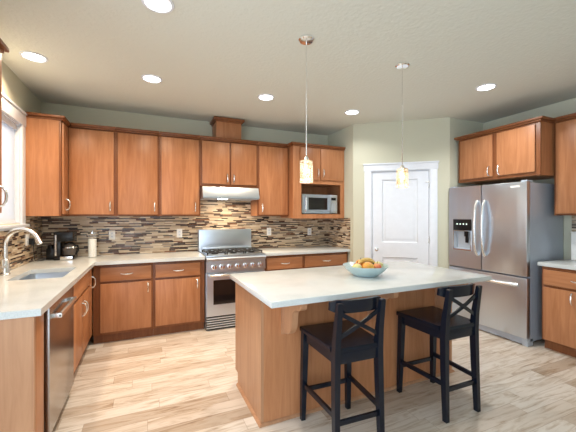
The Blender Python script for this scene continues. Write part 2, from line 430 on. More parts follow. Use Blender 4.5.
b = BM(); box(b, 0.02, .158, 0, .014, 0, .13, .002); box(b, 1.138, LW - .01, 0, .014, 0, .13, .002); struct('baseboard_pantry', b, 'white')
TX = Matrix.Identity(4)
struct('wall_pantry_return', qbox(PB.x, XR, PB.y, PB.y + .1, 0, ZC), 'wall')

# window in the left wall
TX = FR_LEFT
b = BM()
box(b, WY1, WY1 + .095, 0, .020, WZ0 - .02, WZ1, .002); box(b, WY0 - .095, WY0, 0, .020, WZ0 - .02, WZ1, .002)
box(b, WY0 - .10, WY1 + .10, 0, .024, WZ1, WZ1 + .115, .002); box(b, WY0 - .11, WY1 + .11, 0, .036, WZ1 + .115, WZ1 + .135, .003)
box(b, WY0 - .11, WY1 + .11, -.02, .050, WZ0 - .038, WZ0 - .012, .003); box(b, WY0 - .09, WY1 + .09, 0, .018, WZ0 - .06, WZ0 - .038, .002)
struct('trim_3', b, 'white')
b = BM(); us = [WY0, WY0 + .05, (WY0 + WY1) / 2 - .02, (WY0 + WY1) / 2 + .02, WY1 - .05, WY1]; vs = [WZ0, WZ0 + .05, WZ1 - .05, WZ1]
slab(b, us, vs, allcells(us, vs, [(1, 1), (3, 1)]), -.10, -.06, (0, 2, 1))
win = struct('window_1', b, 'white')
b = BM(); box(b, WY1 - .012, WY1, -.0595, .0, WZ0, WZ1); box(b, WY0, WY0 + .012, -.0595, .0, WZ0, WZ1); box(b, WY0 + .012, WY1 - .012, -.0595, .0, WZ1 - .012, WZ1); box(b, WY0 + .012, WY1 - .012, -.0595, .0, WZ0, WZ0 + .012)
struct('window_jamb', b, 'white', win)
struct('pane', qbox(WY0 + .05, WY1 - .05, -.082, -.078, WZ0 + .05, WZ1 - .05), 'pane', win)
t = thing('added_window_shade', 'white fabric shade added inside the left window frame to dim its glare', 'added shade', (3.32, -.04, WZ1))  # added shade, tones down the overbright window
obj('head_rail', qbox(WY0 + .014, WY1 - .014, -.058, -.018, WZ1 - .06, WZ1 - .0125, bev=.003), 'white', t)
obj('cloth', qbox(WY0 + .016, WY1 - .016, -.042, -.036, WZ0 + .035, WZ1 - .0605), 'shade_cloth', t)
obj('bottom_rail', qbox(WY0 + .016, WY1 - .016, -.048, -.030, WZ0 + .0125, WZ0 + .0345, bev=.002), 'white', t)
TX = Matrix.Identity(4)

# tile backsplashes
b = BM(); us = [XL + .011, .653, 1.422, 1.8995, XP - .010]; vs = [CT - .12, CT + .001, 1.383, 1.412, 1.804]
slab(b, us, vs, [(0, 1), (0, 2), (1, 0), (1, 1), (1, 2), (1, 3), (2, 1), (2, 2), (3, 1)], YB - .008, YB - .0005, (0, 2, 1))
tag(obj('backsplash', b, 'mosaic'), 'brown and cream strip mosaic backsplash along the back wall behind the range', 'backsplash', 'mosaic backsplashes')
b = BM(); us = [2.086, 4.042, YB - .001]; vs = [CT + .001, WZ0 - .063, 1.412]; slab(b, us, vs, [(0, 0), (1, 0), (1, 1)], XL + .0005, XL + .009, (1, 2, 0))
tag(obj('backsplash', b, 'mosaic'), 'strip mosaic backsplash below the window behind the sink', 'backsplash', 'mosaic backsplashes')
tag(obj('backsplash', qbox(XP - .009, XP, YB - .648, YB, CT + .001, 1.384), 'mosaic'), 'narrow greyer mosaic backsplash turning the corner beside the pantry door wall', 'backsplash', 'mosaic backsplashes')
tag(obj('backsplash', qbox(XR - .009, XR, 1.36, 2.028, CT + .001, 1.419), 'mosaic'), 'mosaic backsplash on the right wall beside the refrigerator', 'backsplash', 'mosaic backsplashes')

# ------------------------------------------------------------------ cabinets
def pull_v(parent, u, d, zc, L=.115):
    b = BM(); pts = [(u, d, zc - L / 2), (u, d + .018, zc - L / 2 + .006), (u, d + .030, zc - L / 4), (u, d + .033, zc), (u, d + .030, zc + L / 4), (u, d + .018, zc + L / 2 - .006), (u, d, zc + L / 2)]
    tube(b, pts, .006, 8, [.0085, .007, .0075, .0085, .0075, .007, .0085]); obj('handle', b, 'nickel', parent, 'satin nickel arched pull')
def pull_h(parent, uc, d, z, L=.125):
    b = BM(); pts = [(uc - L / 2, d, z), (uc - L / 2 + .006, d + .018, z), (uc - L / 4, d + .030, z - .003), (uc, d + .033, z - .004), (uc + L / 4, d + .030, z - .003), (uc + L / 2 - .006, d + .018, z), (uc + L / 2, d, z)]
    tube(b, pts, .006, 8, [.0085, .007, .0075, .0085, .0075, .007, .0085]); obj('handle', b, 'nickel', parent, 'satin nickel arched pull')
def add_fronts(root, D, doors, drawers, wm):
    for (u0, u1, z0, z1, h) in doors:
        dr = obj('door', qbox(u0, u1, D + .001, D + .021, z0, z1, bev=.006), 'wood_v', root)
        if h: pull_v(dr, h[0], D + .021, h[1])
    for (u0, u1, z0, z1, h) in drawers:
        dr = obj('drawer', qbox(u0, u1, D + .001, D + .021, z0, z1, bev=.006), wm, root)
        if h is not None: pull_h(dr, h, D + .021, (z0 + z1) / 2)
def upper(frame, u0, u1, z0, z1, D, doors, label, crown=(0, 0), group=None, crange=None, name='wall_cabinet', extra=None, body=True):
    global TX
    TX = frame
    t = thing(name, label, 'cabinet', ((u0 + u1) / 2, 0, z0), group)
    if body:
        b = BM(); box(b, u0 + .0006, u1 - .0006, .0, D - .02, z0, z1, .0); obj('body', b, 'wood_v', t)
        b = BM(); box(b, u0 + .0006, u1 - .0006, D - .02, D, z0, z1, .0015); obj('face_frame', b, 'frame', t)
    add_fronts(t, D, doors, [], 'wood_x')
    c0, c1 = crange or (u0 - crown[0] * .04 + .0006, u1 + crown[1] * .04 - .0006)
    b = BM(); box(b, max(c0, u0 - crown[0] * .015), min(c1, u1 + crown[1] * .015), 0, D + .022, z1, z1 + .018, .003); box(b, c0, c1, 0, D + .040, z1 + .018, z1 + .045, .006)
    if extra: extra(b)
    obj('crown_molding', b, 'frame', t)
    TX = Matrix.Identity(4)
    return t
UB, UT, UD = 1.413, 2.420, .330
GW = 'upper cabinets on the back wall'
dz0, dz1 = 1.432, 2.404
upper(FR_LEFT, 4.030, YB, UB, UT, .316, [(4.05, 4.268, dz0, dz1, (4.165, 1.54))], 'corner upper cabinet beside the window with its blank end panel facing the room', crown=(1, 0), name='wall_cabinet')
upper(FR_BACK, -.832, -.343, UB, UT, UD, [(-.812, -.365, dz0, dz1, (-.400, 1.532))], 'first tall upper cabinet on the back wall, tucked in the corner above the coffee maker', group=GW, crange=(-.790, -.3436))
upper(FR_BACK, -.343, .137, UB, UT, UD, [(-.322, .115, dz0, dz1, (.080, 1.532))], 'second tall upper cabinet from the corner on the back wall', group=GW)
upper(FR_BACK, .137, .635, UB, UT, UD, [(.160, .612, dz0, dz1, (.566, 1.532))], 'tall upper cabinet just left of the range hood', group=GW)
upper(FR_BACK, .635, 1.420, 1.812, UT, UD, [(.656, 1.018, 1.842, dz1, (.985, 1.925)), (1.040, 1.400, 1.842, dz1, (1.073, 1.925))], 'short two door upper cabinet above the range hood', group=GW)
upper(FR_BACK, 1.420, 1.900, UB, UT, UD, [(1.443, 1.880, dz0, dz1, (1.482, 1.532))], 'tall upper cabinet between range hood and microwave cabinet', group=GW)
# microwave cabinet with an open niche
MD, m0, m1 = .490, 1.901, XP - .004
def mw_extra(b): box(b, m0 - .04, m0, UD + .045, MD + .040, UT + .018, UT + .045, .004)
t = upper(FR_BACK, m0, m1, 1.384, UT, MD, [(2.004, 2.322, 1.945, dz1, (2.290, 2.050)), (2.348, 2.732, 1.945, dz1, (2.380, 2.050))],
          'deeper upper cabinet holding the microwave in an open niche', group=GW, name='microwave_cabinet', extra=mw_extra, body=False)
TX = FR_BACK
b = BM(); box(b, m0, m0 + .02, .012, MD - .02, 1.384, UT); box(b, m1 - .02, m1, .012, MD - .02, 1.384, UT); box(b, m0 + .02, m1 - .02, .012, .025, 1.384, UT)
box(b, m0 + .02, m1 - .02, .025, MD - .02, 1.384, 1.440); box(b, m0 + .02, m1 - .02, .025, MD - .02, 1.890, UT); box(b, m0 + .02, 2.030, .025, MD - .02, 1.440, 1.890); obj('body', b, 'wood_v', t)
b = BM(); us = [m0, 2.033, 2.700, m1]; vs = [1.378, 1.440, 1.885, UT]
slab(b, us, vs, allcells(us, vs, [(1, 1)]), MD - .02, MD, (0, 2, 1)); obj('face_frame', b, 'wood_v', t)
TX = Matrix.Identity(4)
# chimney cover on top of the hood cabinet
TX = FR_BACK
t = thing('duct_cover', 'wooden box with crown rising from the hood cabinet almost to the ceiling', 'duct cover', (1.02, 0, UT + .046))
obj('body', qbox(.850, 1.195, 0, .30, UT + .046, 2.695, bev=.002), 'wood_v', t)
b = BM(); box(b, .835, 1.210, 0, .318, 2.695, 2.715, .003); box(b, .812, 1.233, 0, .340, 2.715, 2.748, .006); obj('crown_molding', b, 'frame', t)
TX = Matrix.Identity(4)
# fridge cabinet and right uppers
FD = XR - 3.862
upper(FR_RIGHT, 2.047, 3.037, 1.862, 2.440, FD - .021, [(2.092, 2.508, 1.900, 2.415, (2.475, 1.970)), (2.560, 3.000, 1.900, 2.415, (2.598, 1.970))], 'deep two door wall cabinet above the refrigerator', crown=(1, 1))
upper(FR_RIGHT, 1.300, 2.040, 1.420, 2.450, .33, [(1.685, 2.018, 1.440, 2.432, (1.72, 1.54)), (1.32, 1.663, 1.440, 2.432, (1.63, 1.54))], 'tall upper cabinet at the right edge, above the right counter')
upper(FR_LEFT, 1.700, 2.500, UB, UT, .316, [(1.72, 2.09, dz0, dz1, (2.06, 1.532)), (2.11, 2.482, dz0, dz1, (2.445, 1.532))], 'upper cabinet at the left edge, on the near side of the window', crown=(1, 1))

def base(frame, u0, u1, D, doors, drawers, label, wm, group=None, top=CB - .002, low_top=None, extra=None, name='base_cabinet', toe_back=.05):
    global TX
    TX = frame
    t = thing(name, label, 'cabinet', ((u0 + u1) / 2, 0, 0), group)
    b = BM(); box(b, u0 + .0006, u1 - .0006, .014, D - .02, .10, low_top or top); obj('body', b, 'wood_v', t)
    b = BM(); box(b, u0 + .0006, u1 - .0006, D - .02, D, .10, top, .0015); obj('face_frame', b, 'frame', t)
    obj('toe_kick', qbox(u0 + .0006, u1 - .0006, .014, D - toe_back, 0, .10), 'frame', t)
    add_fronts(t, D, doors, drawers, wm)
    if extra: extra(t)
    TX = Matrix.Identity(4)
    return t
BD = .585
GB = 'base cabinets along the back wall'
zb0, zb1, zd0, zd1 = .128, .665, .690, .848
base(FR_BACK, -.545, .061, BD, [(-.475, .040, zb0, zb1, (.005, .590))], [(-.475, .040, zd0, zd1, -.215)], 'base cabinet in the corner of the back wall with drawer over one door', 'wood_x', GB)
base(FR_BACK, .061, .648, BD, [(.085, .592, zb0, zb1, (.556, .590))], [(.085, .592, zd0, zd1, .340)], 'base cabinet directly left of the range with drawer over one door', 'wood_x', GB)
base(FR_BACK, 1.426, 2.012, BD, [(1.460, 1.992, zb0, zb1, (1.496, .590))], [(1.460, 1.992, zd0, zd1, 1.728)], 'base cabinet directly right of the range, behind the island', 'wood_x', GB)
base(FR_BACK, 2.012, XP - .004, BD, [(2.032, 2.735, zb0, zb1, (2.07, .590))], [(2.032, 2.735, zd0, zd1, 2.384)], 'base cabinet below the microwave, ending at the pantry wall', 'wood_x', GB)
# left run : end panel, dishwasher, sink base, corner unit
LD = .599
TX = FR_LEFT
t = thing('end_panel', 'end panel of wood toned pale as if lit, with corner stile at the near end of the sink counter', 'cabinet panel', (2.2, 0, 0))
obj('side_panel', qbox(2.098, 2.120, .001, LD - .002, 0, CB - .002), 'veneer', t)  # paler wood stands in for light falling on this end
obj('stile', qbox(2.121, 2.262, LD - .044, LD, 0, CB - .002, bev=.002), 'wood_v', t)
t = thing('dishwasher', 'stainless dishwasher with a horizontal bar handle under the sink counter', 'dishwasher', (2.66, 0, 0))
obj('body', qbox(2.325, 2.998, .05, LD - .02, .10, CB - .004), 'black', t)
dd = obj('door', qbox(2.322, 3.001, LD - .018, LD + .014, .085, CB - .012, bev=.004), 'steel_dw', t)
b = BM(); box(b, 2.372, 2.402, LD + .014, LD + .064, .785, .812, .003); box(b, 2.795, 2.825, LD + .014, LD + .064, .785, .812, .003); box(b, 2.372, 2.825, LD + .044, LD + .066, .785, .812, .006)
obj('handle', b, 'nickel', dd, 'bright metal bar handle')
obj('toe_panel', qbox(2.325, 2.998, .05, LD - .018, 0, .082), 'black', t)
TX = Matrix.Identity(4)
base(FR_LEFT, 3.004, 3.905, LD - .02, [(3.022, 3.474, zb0, .675, (3.440, .555)), (3.492, 3.885, zb0, .675, (3.525, .555))], [(3.022, 3.885, .700, .850, None)], 'sink base cabinet with two doors under a blank false front', 'wood_y', None, low_top=.66, toe_back=.03)
base(FR_LEFT, 3.906, 4.034, LD - .02, [(3.915, 4.020, zb0, .850, (3.995, .70))], [], 'narrow base cabinet filling the inner corner beside the sink base', 'wood_y', None, toe_back=.03)
# right wall base
base(FR_RIGHT, 1.360, 2.022, XR - 3.861, [(1.708, 2.000, .110, .665, (1.745, .590)), (1.380, 1.690, .110, .665, (1.655, .590))], [(1.380, 2.000, .690, .848, 1.690)], 'base cabinet at the right edge beside the refrigerator', 'wood_y', None)

# ------------------------------------------------------------------ worktops
SX0, SX1, SY0, SY1 = -.985, -.625, 3.08, 3.64
b = BM(); us = [XL + .001, SX0, SX1, -.519, .644]; vs = [2.084, SY0, SY1, 3.972, YB - .001]
slab(b, us, vs, [(i, j) for i in range(3) for j in range(4) if (i, j) != (1, 1)] + [(3, 3)], CB, CT)
tag(obj('worktop', b, 'counter'), 'L shaped white quartz worktop holding the sink and running to the range', 'worktop', 'white worktops')
tag(obj('worktop', qbox(1.424, XP - .001, 3.972, YB - .001, CB, CT, bev=.003), 'counter'), 'white quartz worktop between range and pantry wall, under the microwave', 'worktop', 'white worktops')
tag(obj('worktop', qbox(3.836, XR - .001, 1.340, 2.052, CB, CT, bev=.003), 'counter'), 'white quartz worktop at the right edge beside the refrigerator', 'worktop', 'white worktops')
# sink
t = thing('sink', 'undermount stainless sink set in the left worktop below the window', 'sink', (-.8, 3.36, .70))
b = BM(); zt, zb = CB - .001, .705
def rr(x0, x1, y0, y1, z, r, n=5):
    pts = []
    for cx, cy, a0 in ((x1 - r, y1 - r, 0), (x0 + r, y1 - r, 90), (x0 + r, y0 + r, 180), (x1 - r, y0 + r, 270)):
        for k in range(n + 1):
            a = R(a0 + 90 * k / n); pts.append((cx + r * math.cos(a), cy + r * math.sin(a), z))
    return pts
loft(b, [rr(SX0 - .012, SX1 + .012, SY0 - .012, SY1 + .012, zt, .05), rr(SX0 - .002, SX1 + .002, SY0 - .002, SY1 + .002, zt, .05), rr(SX0 + .004, SX1 - .004, SY0 + .004, SY1 - .004, .74, .05), rr(SX0 + .03, SX1 - .03, SY0 + .03, SY1 - .03, zb, .05)], caps=False)
f = b.verts[-24:] if False else None
b.verts.ensure_lookup_table(); b.faces.new(b.verts[-24:]); obj('basin', b, 'steel_h', t)
b = BM(); lathe(b, [(.045, .7055), (.045, .709), (.030, .710), (.028, .7075)], (-.805, 3.36, 0), 20); obj('drain', b, 'chrome', t)
# faucet
t = thing('faucet', 'tall brushed nickel gooseneck faucet behind the sink', 'faucet', (-1.092, 3.40, CT))
b = BM(); lathe(b, [(.036, CT), (.036, CT + .006), (.031, CT + .012), (.029, CT + .12), (.021, CT + .135)], (-1.092, 3.40, 0), 20); obj('base', b, 'nickel', t)
b = BM(); pts = [(-1.092, 3.40, CT + .12)]
for k in range(15):
    a = R(180 - 180 * k / 14 * .90); q = .5 + .5 * math.cos(a)
    pts.append((-1.092 + .268 * q, 3.40 - .15 * q, 1.175 + .128 * math.sin(a)))
tube(b, pts, .0185, 12); obj('spout', b, 'nickel', t)
e = Vector(pts[-1]); dr = (Vector(pts[-1]) - Vector(pts[-2])).normalized()
b = BM(); tube(b, [e - dr * .012, e + dr * .035], .0215, 12); obj('spray_head', b, 'nickel', t)
b = BM(); tube(b, [(-1.092, 3.375, CT + .07), (-1.092, 3.350, CT + .075)], .014, 10); tube(b, [(-1.092, 3.350, CT + .075), (-1.088, 3.330, CT + .14)], .007, 8); obj('lever', b, 'nickel', t)

# ------------------------------------------------------------------ range
RX0, RX1, RY = .656, 1.418, 3.962
t = thing('range', 'stainless gas range with seven knobs between the base cabinets', 'range', (1.037, 4.28, 0))
obj('body', qbox(RX0, RX1, RY + .03, YB - .13 - .005, .02, CT - .018), 'steel_h', t)
b = BM(); box(b, RX0, RX1, RY - .004, YB - .135, CT - .018, CT + .006, .006); obj('cooktop', b, 'steel_h', t)
b = BM(); prism(b, [(RY + .03, .720), (RY - .010, .724), (RY - .004, .850), (RY - .030, .862), (RY - .034, .884), (RY - .024, .900), (RY + .03, .900)], RX0, RX1, (1, 2, 0)); obj('control_panel', b, 'steel_h', t)
for i in range(7):
    x = .749 + i * (1.345 - .749) / 6
    b = BM(); lathe(b, [(.034, 0), (.034, -.006), (.027, -.008), (.025, -.034), (.021, -.040), (.004, -.041)], (x, RY - .0085, .785), 20, 'y')
    k = obj('knob', b, 'chrome', t)
    obj('grip', qbox(x - .004, x + .004, RY - .056, RY - .049, .765, .806, bev=.002), 'steel_h', k)
us = [RX0 + .004, .742, 1.332, RX1 - .004]; vs = [.178, .318, .622, .705]
b = BM(); slab(b, us, vs, allcells(us, vs, [(1, 1)]), RY - .008, RY + .029, (0, 2, 1)); dd = obj('oven_door', b, 'steel_h', t)
obj('window', qbox(.742, 1.332, RY, RY + .02, .318, .622), 'glass_dark', dd)
b = BM(); tube(b, [(.690, RY - .055, .684), (1.384, RY - .055, .684)], .014, 14)
for x in (.705, 1.369): box(b, x - .014, x + .014, RY - .056, RY - .008, .672, .696, .003)
obj('handle', b, 'chrome', dd)
gr = obj('kick_vent', qbox(RX0 + .003, RX1 - .003, RY + .012, RY + .028, .012, .172), 'black', t, 'black louvred kick panel')
for i in range(5):
    z = .030 + i * .029
    b = BM(); prism(b, [(RY + .012, z), (RY - .004, z - .002), (RY - .004, z + .012), (RY + .012, z + .016)], RX0 + .006, RX1 - .006, (1, 2, 0)); obj('slat', b, 'steel_h', gr, 'steel slat')
obj('backguard', qbox(RX0 - .010, RX1 - .026, YB - .130, YB - .010, CT - .02, 1.225, bev=.006), 'steel_h', t)
obj('ledge', qbox(RX0 + .03, RX1 - .03, YB - .165, YB - .131, CT + .0065, CT + .055, bev=.005), 'steel_h', t)
for j, (gx0, gx1) in enumerate(((.676, .908), (.921, 1.153), (1.166, 1.398))):
    b = BM(); y0, y1 = RY + .055, YB - .185; zt = CT + .040
    for x in (gx0 + .006, gx1 - .006): box(b, x - .006, x + .006, y0, y1, zt - .012, zt)
    for y in (y0 + .006, (y0 + y1) / 2, y1 - .006): box(b, gx0, gx1, y - .006, y + .006, zt - .012, zt)
    for yc in (y0 + .11, y1 - .11):
        xc = (gx0 + gx1) / 2
        for a in range(4):
            ca, sa = math.cos(a * math.pi / 2 + math.pi / 4), math.sin(a * math.pi / 2 + math.pi / 4)
            tube(b, [(xc + .03 * ca, yc + .03 * sa, zt - .005), (xc + .125 * ca, yc + .125 * sa, zt - .005)], .006, 6)
    for x in (gx0 + .006, gx1 - .006):
        for y in (y0 + .006, y1 - .006): box(b, x - .007, x + .007, y - .007, y + .007, CT + .006, zt - .010)
    obj('grate', b, 'iron', t, 'black cast iron grate')
    for yc in (y0 + .11, y1 - .11):
        b = BM(); lathe(b, [(.045, CT + .006), (.045, CT + .012), (.034, CT + .014), (.034, CT + .024), (.028, CT + .026)], ((gx0 + gx1) / 2, yc, 0), 18); obj('burner', b, 'iron', t, 'black gas burner')
# hood
t = thing('range_hood', 'stainless under cabinet range hood above the range', 'range hood', (1.027, YB, 1.64))
b = BM(); prism(b, [(YB - .010, 1.650), (YB - .500, 1.650), (YB - .500, 1.670), (YB - .450, 1.792), (YB - .010, 1.792)], .642, 1.394, (1, 2, 0)); obj('shell', b, 'steel_h', t)
b = BM(); box(b, .66, 1.394, YB - .47, YB - .04, 1.640, 1.649); obj('filter', b, 'grey', t, 'grey filter panel')
b = BM(); box(b, .85, .97, YB - .440, YB - .385, 1.634, 1.640, .002); obj('lamp_lens', b, 'lamp_face', t)
ld = bpy.data.lights.new('hood_light', 'AREA'); ld.energy = 5; ld.size = .25; ld.color = WARM; lo = bpy.data.objects.new('hood_light', ld); COL.objects.link(lo); lo.parent = t; lo.location = (0, -.36, -.02)

# microwave
t = thing('microwave', 'silver microwave oven in the niche of the deep upper cabinet', 'microwave', (2.37, 4.4, 1.441))
mx0, mx1, mz0, mz1, my = 2.060, 2.662, 1.452, 1.735, 4.160
obj('body', qbox(mx0, mx1, my + .02, 4.585, mz0, mz1, bev=.004), 'steel_side', t)
us = [mx0 + .002, mx0 + .105, mx1 - .175, mx1 - .135]; vs = [mz0 + .002, mz0 + .055, mz1 - .048, mz1 - .002]
b = BM(); slab(b, us, vs, allcells(us, vs, [(1, 1)]), my, my + .019, (0, 2, 1)); dd = obj('door', b, 'steel_h', t)
obj('window', qbox(us[1], us[2], my + .006, my + .018, vs[1], vs[2]), 'glass_dark', dd)
b = BM(); tube(b, [(mx0 + .05, my, mz0 + .03), (mx0 + .05, my - .025, mz0 + .05), (mx0 + .05, my - .030, 1.60), (mx0 + .05, my - .025, mz1 - .05), (mx0 + .05, my, mz1 - .03)], .009, 8); obj('handle', b, 'nickel', dd)
pn = obj('control_panel', qbox(mx1 - .133, mx1 - .002, my, my + .019, mz0 + .002, mz1 - .002, bev=.003), 'steel_h', t)
obj('display', qbox(mx1 - .110, mx1 - .028, my - .002, my, mz1 - .085, mz1 - .045), 'black', pn, 'small black display')
for r in range(4):
    for c in range(3): obj('button', qbox(mx1 - .110 + c * .030, mx1 - .088 + c * .030, my - .002, my, mz0 + .045 + r * .030, mz0 + .065 + r * .030), 'grey', pn)
for x in (mx0 + .04, mx1 - .06):
    for y in (my + .06, 4.54):
        b = BM(); lathe(b, [(.012, 1.4405), (.014, mz0)], (x, y, 0), 12); obj('foot', b, 'black', t)

# ------------------------------------------------------------------ refrigerator
fx, y0, y1, ys = 3.730, 2.097, 3.064, 2.606
t = thing('refrigerator', 'large stainless refrigerator with ice dispenser and bottom freezer drawer', 'refrigerator', (4.1, 2.57, 0))
obj('cabinet_shell', qbox(fx + .065, 4.435, y0 + .004, y1 - .004, .045, 1.780, bev=.004), 'steel_side', t, 'grey side panels')
us = [ys + .004, 2.745, 2.985, y1]; vs = [.755, .985, 1.225, 1.375, 1.790]
b = BM(); slab(b, us, vs, allcells(us, vs, [(1, 1)]), fx, fx + .062, (1, 2, 0)); dl = obj('door', b, 'steel', t)
b = BM(); box(b, fx + .052, fx + .060, 2.745, 2.985, .985, 1.225); box(b, fx + .012, fx + .052, 2.745, 2.757, .985, 1.225); box(b, fx + .012, fx + .052, 2.973, 2.985, .985, 1.225); box(b, fx + .004, fx + .052, 2.757, 2.973, .985, .997)
nk = obj('dispenser_niche', b, 'grey', dl, 'pale grey recess')
obj('dispenser_display', qbox(fx - .005, fx + .01, 2.735, 2.995, 1.228, 1.372, bev=.003), 'black', dl, 'glossy black display')
for i in range(4): 
    b = BM(); ball(b, (fx - .005, 2.80 + i * .045, 1.31), .002, .009, .009, 8); obj('indicator', b, 'display', dl)
b = BM(); us = [2.735, 2.747, 2.983, 2.995]; vs = [.972, .987, 1.218, 1.2275]; slab(b, us, vs, allcells(us, vs, [(1, 1)]), fx - .004, fx - .0005, (1, 2, 0)); obj('dispenser_frame', b, 'chrome', dl)
b = BM(); box(b, fx + .015, fx + .035, 2.80, 2.85, 1.15, 1.215, .004); box(b, fx + .030, fx + .040, 2.805, 2.845, 1.07, 1.15, .003); obj('ice_chute', b, 'black', dl, 'dark ice chute')
dr_ = obj('door', qbox(fx, fx + .062, y0, ys - .004, .755, 1.790, bev=.008), 'steel', t)
obj('badge', qbox(fx - .003, fx - .0003, 2.165, 2.265, 1.728, 1.752, bev=.001), 'plate', dr_, 'small pale badge')
fz = obj('freezer_drawer', qbox(fx, fx + .062, y0, y1, .085, .740, bev=.008), 'steel', t)
for par, yy in ((dl, ys + .048), (dr_, ys - .048)):
    b = BM(); pts = []
    for k in range(13):
        q = k / 12; s = math.sin(math.pi * q) ** .45
        pts.append((fx - .006 - .060 * s, yy, .935 + .665 * q))
    tube(b, pts, .015, 12, [.018] + [.0150] * 11 + [.018]); obj('handle', b, 'nickel', par)
b = BM(); pts = []
for k in range(13):
    q = k / 12; s = math.sin(math.pi * q) ** .45
    pts.append((fx - .006 - .055 * s, 2.190 + .65 * q, .655))
tube(b, pts, .018, 12, [.020] + [.0180] * 11 + [.020]); obj('handle', b, 'nickel', fz)
obj('base_grille', qbox(fx + .03, fx + .075, y0 + .06, y1 - .02, .012, .080), 'steel_side', t)
for yy in (y0 + .03, y1 - .03): obj('foot', qbox(fx + .02, fx + .12, yy - .026, yy + .026, 0, .082, bev=.003), 'grey', t)
for yy in (y0 + .04, y1 - .04): obj('hinge_cover', qbox(fx + .02, fx + .13, yy - .03, yy + .03, 1.7905, 1.806, bev=.003), 'grey', t)
for yy in (y0 + .05, y1 - .05): obj('foot', qbox(4.30, 4.38, yy - .03, yy + .03, 0, .044), 'black', t)

# ------------------------------------------------------------------ island
ISL = Matrix.Translation((.68, 2.03, 0)) @ Matrix.Rotation(R(0.5), 4, 'Z') @ Matrix.Translation((-.68, -2.03, 0))
TX = ISL
IZ0, IZ1 = .876, .914
t = thing('kitchen_island', 'wooden kitchen island with overhanging white quartz top and corbels', 'island', (1.62, 2.36, 0))
bx0, bx1, by0, by1 = .698, 2.535, 2.034, 2.690
b = BM(); prism(b, [(by0, 0), (by1 - .075, 0), (by1 - .075, .10), (by1, .10), (by1, IZ0), (by0, IZ0)], bx0, bx0 + .02, (1, 2, 0)); obj('end_panel', b, 'veneer', t)
b = BM(); prism(b, [(by0, 0), (by1 - .075, 0), (by1 - .075, .10), (by1, .10), (by1, IZ0), (by0, IZ0)], bx1 - .02, bx1, (1, 2, 0)); obj('end_panel', b, 'veneer', t)
obj('back_panel', qbox(bx0 + .020, bx1 - .020, by0, by0 + .02, 0, IZ0), 'wood_v', t)  # deeper wood than the ends, painting in shade under the overhang
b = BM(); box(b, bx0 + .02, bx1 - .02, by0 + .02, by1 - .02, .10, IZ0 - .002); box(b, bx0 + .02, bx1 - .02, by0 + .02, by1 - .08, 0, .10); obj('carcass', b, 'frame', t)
for i in range(3):
    u0 = bx0 + .03 + i * .593; u1 = u0 + .58
    d = obj('drawer', qbox(u0, u1, by1 - .019, by1, .690, .848, bev=.005), 'wood_x', t)
    b = BM(); xc = (u0 + u1) / 2; tube(b, [(xc - .06, by1, .77), (xc - .05, by1 + .025, .77), (xc, by1 + .033, .766), (xc + .05, by1 + .025, .77), (xc + .06, by1, .77)], .006, 8); obj('handle', b, 'nickel', d)
    d = obj('door', qbox(u0, u1, by1 - .019, by1, .115, .675, bev=.005), 'wood_v', t)
    b = BM(); xc = u0 + .04; tube(b, [(xc, by1, .54), (xc, by1 + .025, .55), (xc, by1 + .033, .60), (xc, by1 + .025, .65), (xc, by1, .66)], .006, 8); obj('handle', b, 'nickel', d)
b = BM(); tri = lambda c, s: [(c, 0), (c + s * .016, 0), (c + s * .014, .008), (c + s * .008, .016), (c, .019)]
prism(b, tri(bx0, -1), by0 - .016, by1 - .078, (0, 2, 1)); prism(b, tri(by0, -1), bx0, bx1, (1, 2, 0)); prism(b, tri(bx1, 1), by0 - .016, by1 - .078, (0, 2, 1)); obj('base_shoe', b, 'veneer', t)
obj('top', qbox(.655, 2.625, 1.730, 2.722, IZ0, IZ1, bev=.004), 'counter', t)
# corbels, in paler wood that paints in the light they catch
pf = [(0, IZ0 - .001), (.268, IZ0 - .001), (.268, .856), (.266, .843), (.258, .832), (.245, .825), (.225, .821), (.200, .817), (.175, .808), (.155, .793), (.143, .772), (.138, .745), (.135, .715), (.128, .685), (.113, .657), (.090, .634), (.060, .619), (.030, .613), (0, .612)]
for cx in (.880, 1.615, 2.350):
    b = BM(); prism(b, [(by0 - .0135 - d, z) for d, z in pf], cx - .022, cx + .022, (1, 2, 0)); cb = obj('corbel', b, 'veneer', t)
    obj('mounting_plate', qbox(cx - .034, cx + .034, by0 - .0132, by0 - .0003, .598, IZ0 - .001, bev=.002), 'veneer', cb)
TX = Matrix.Identity(4)

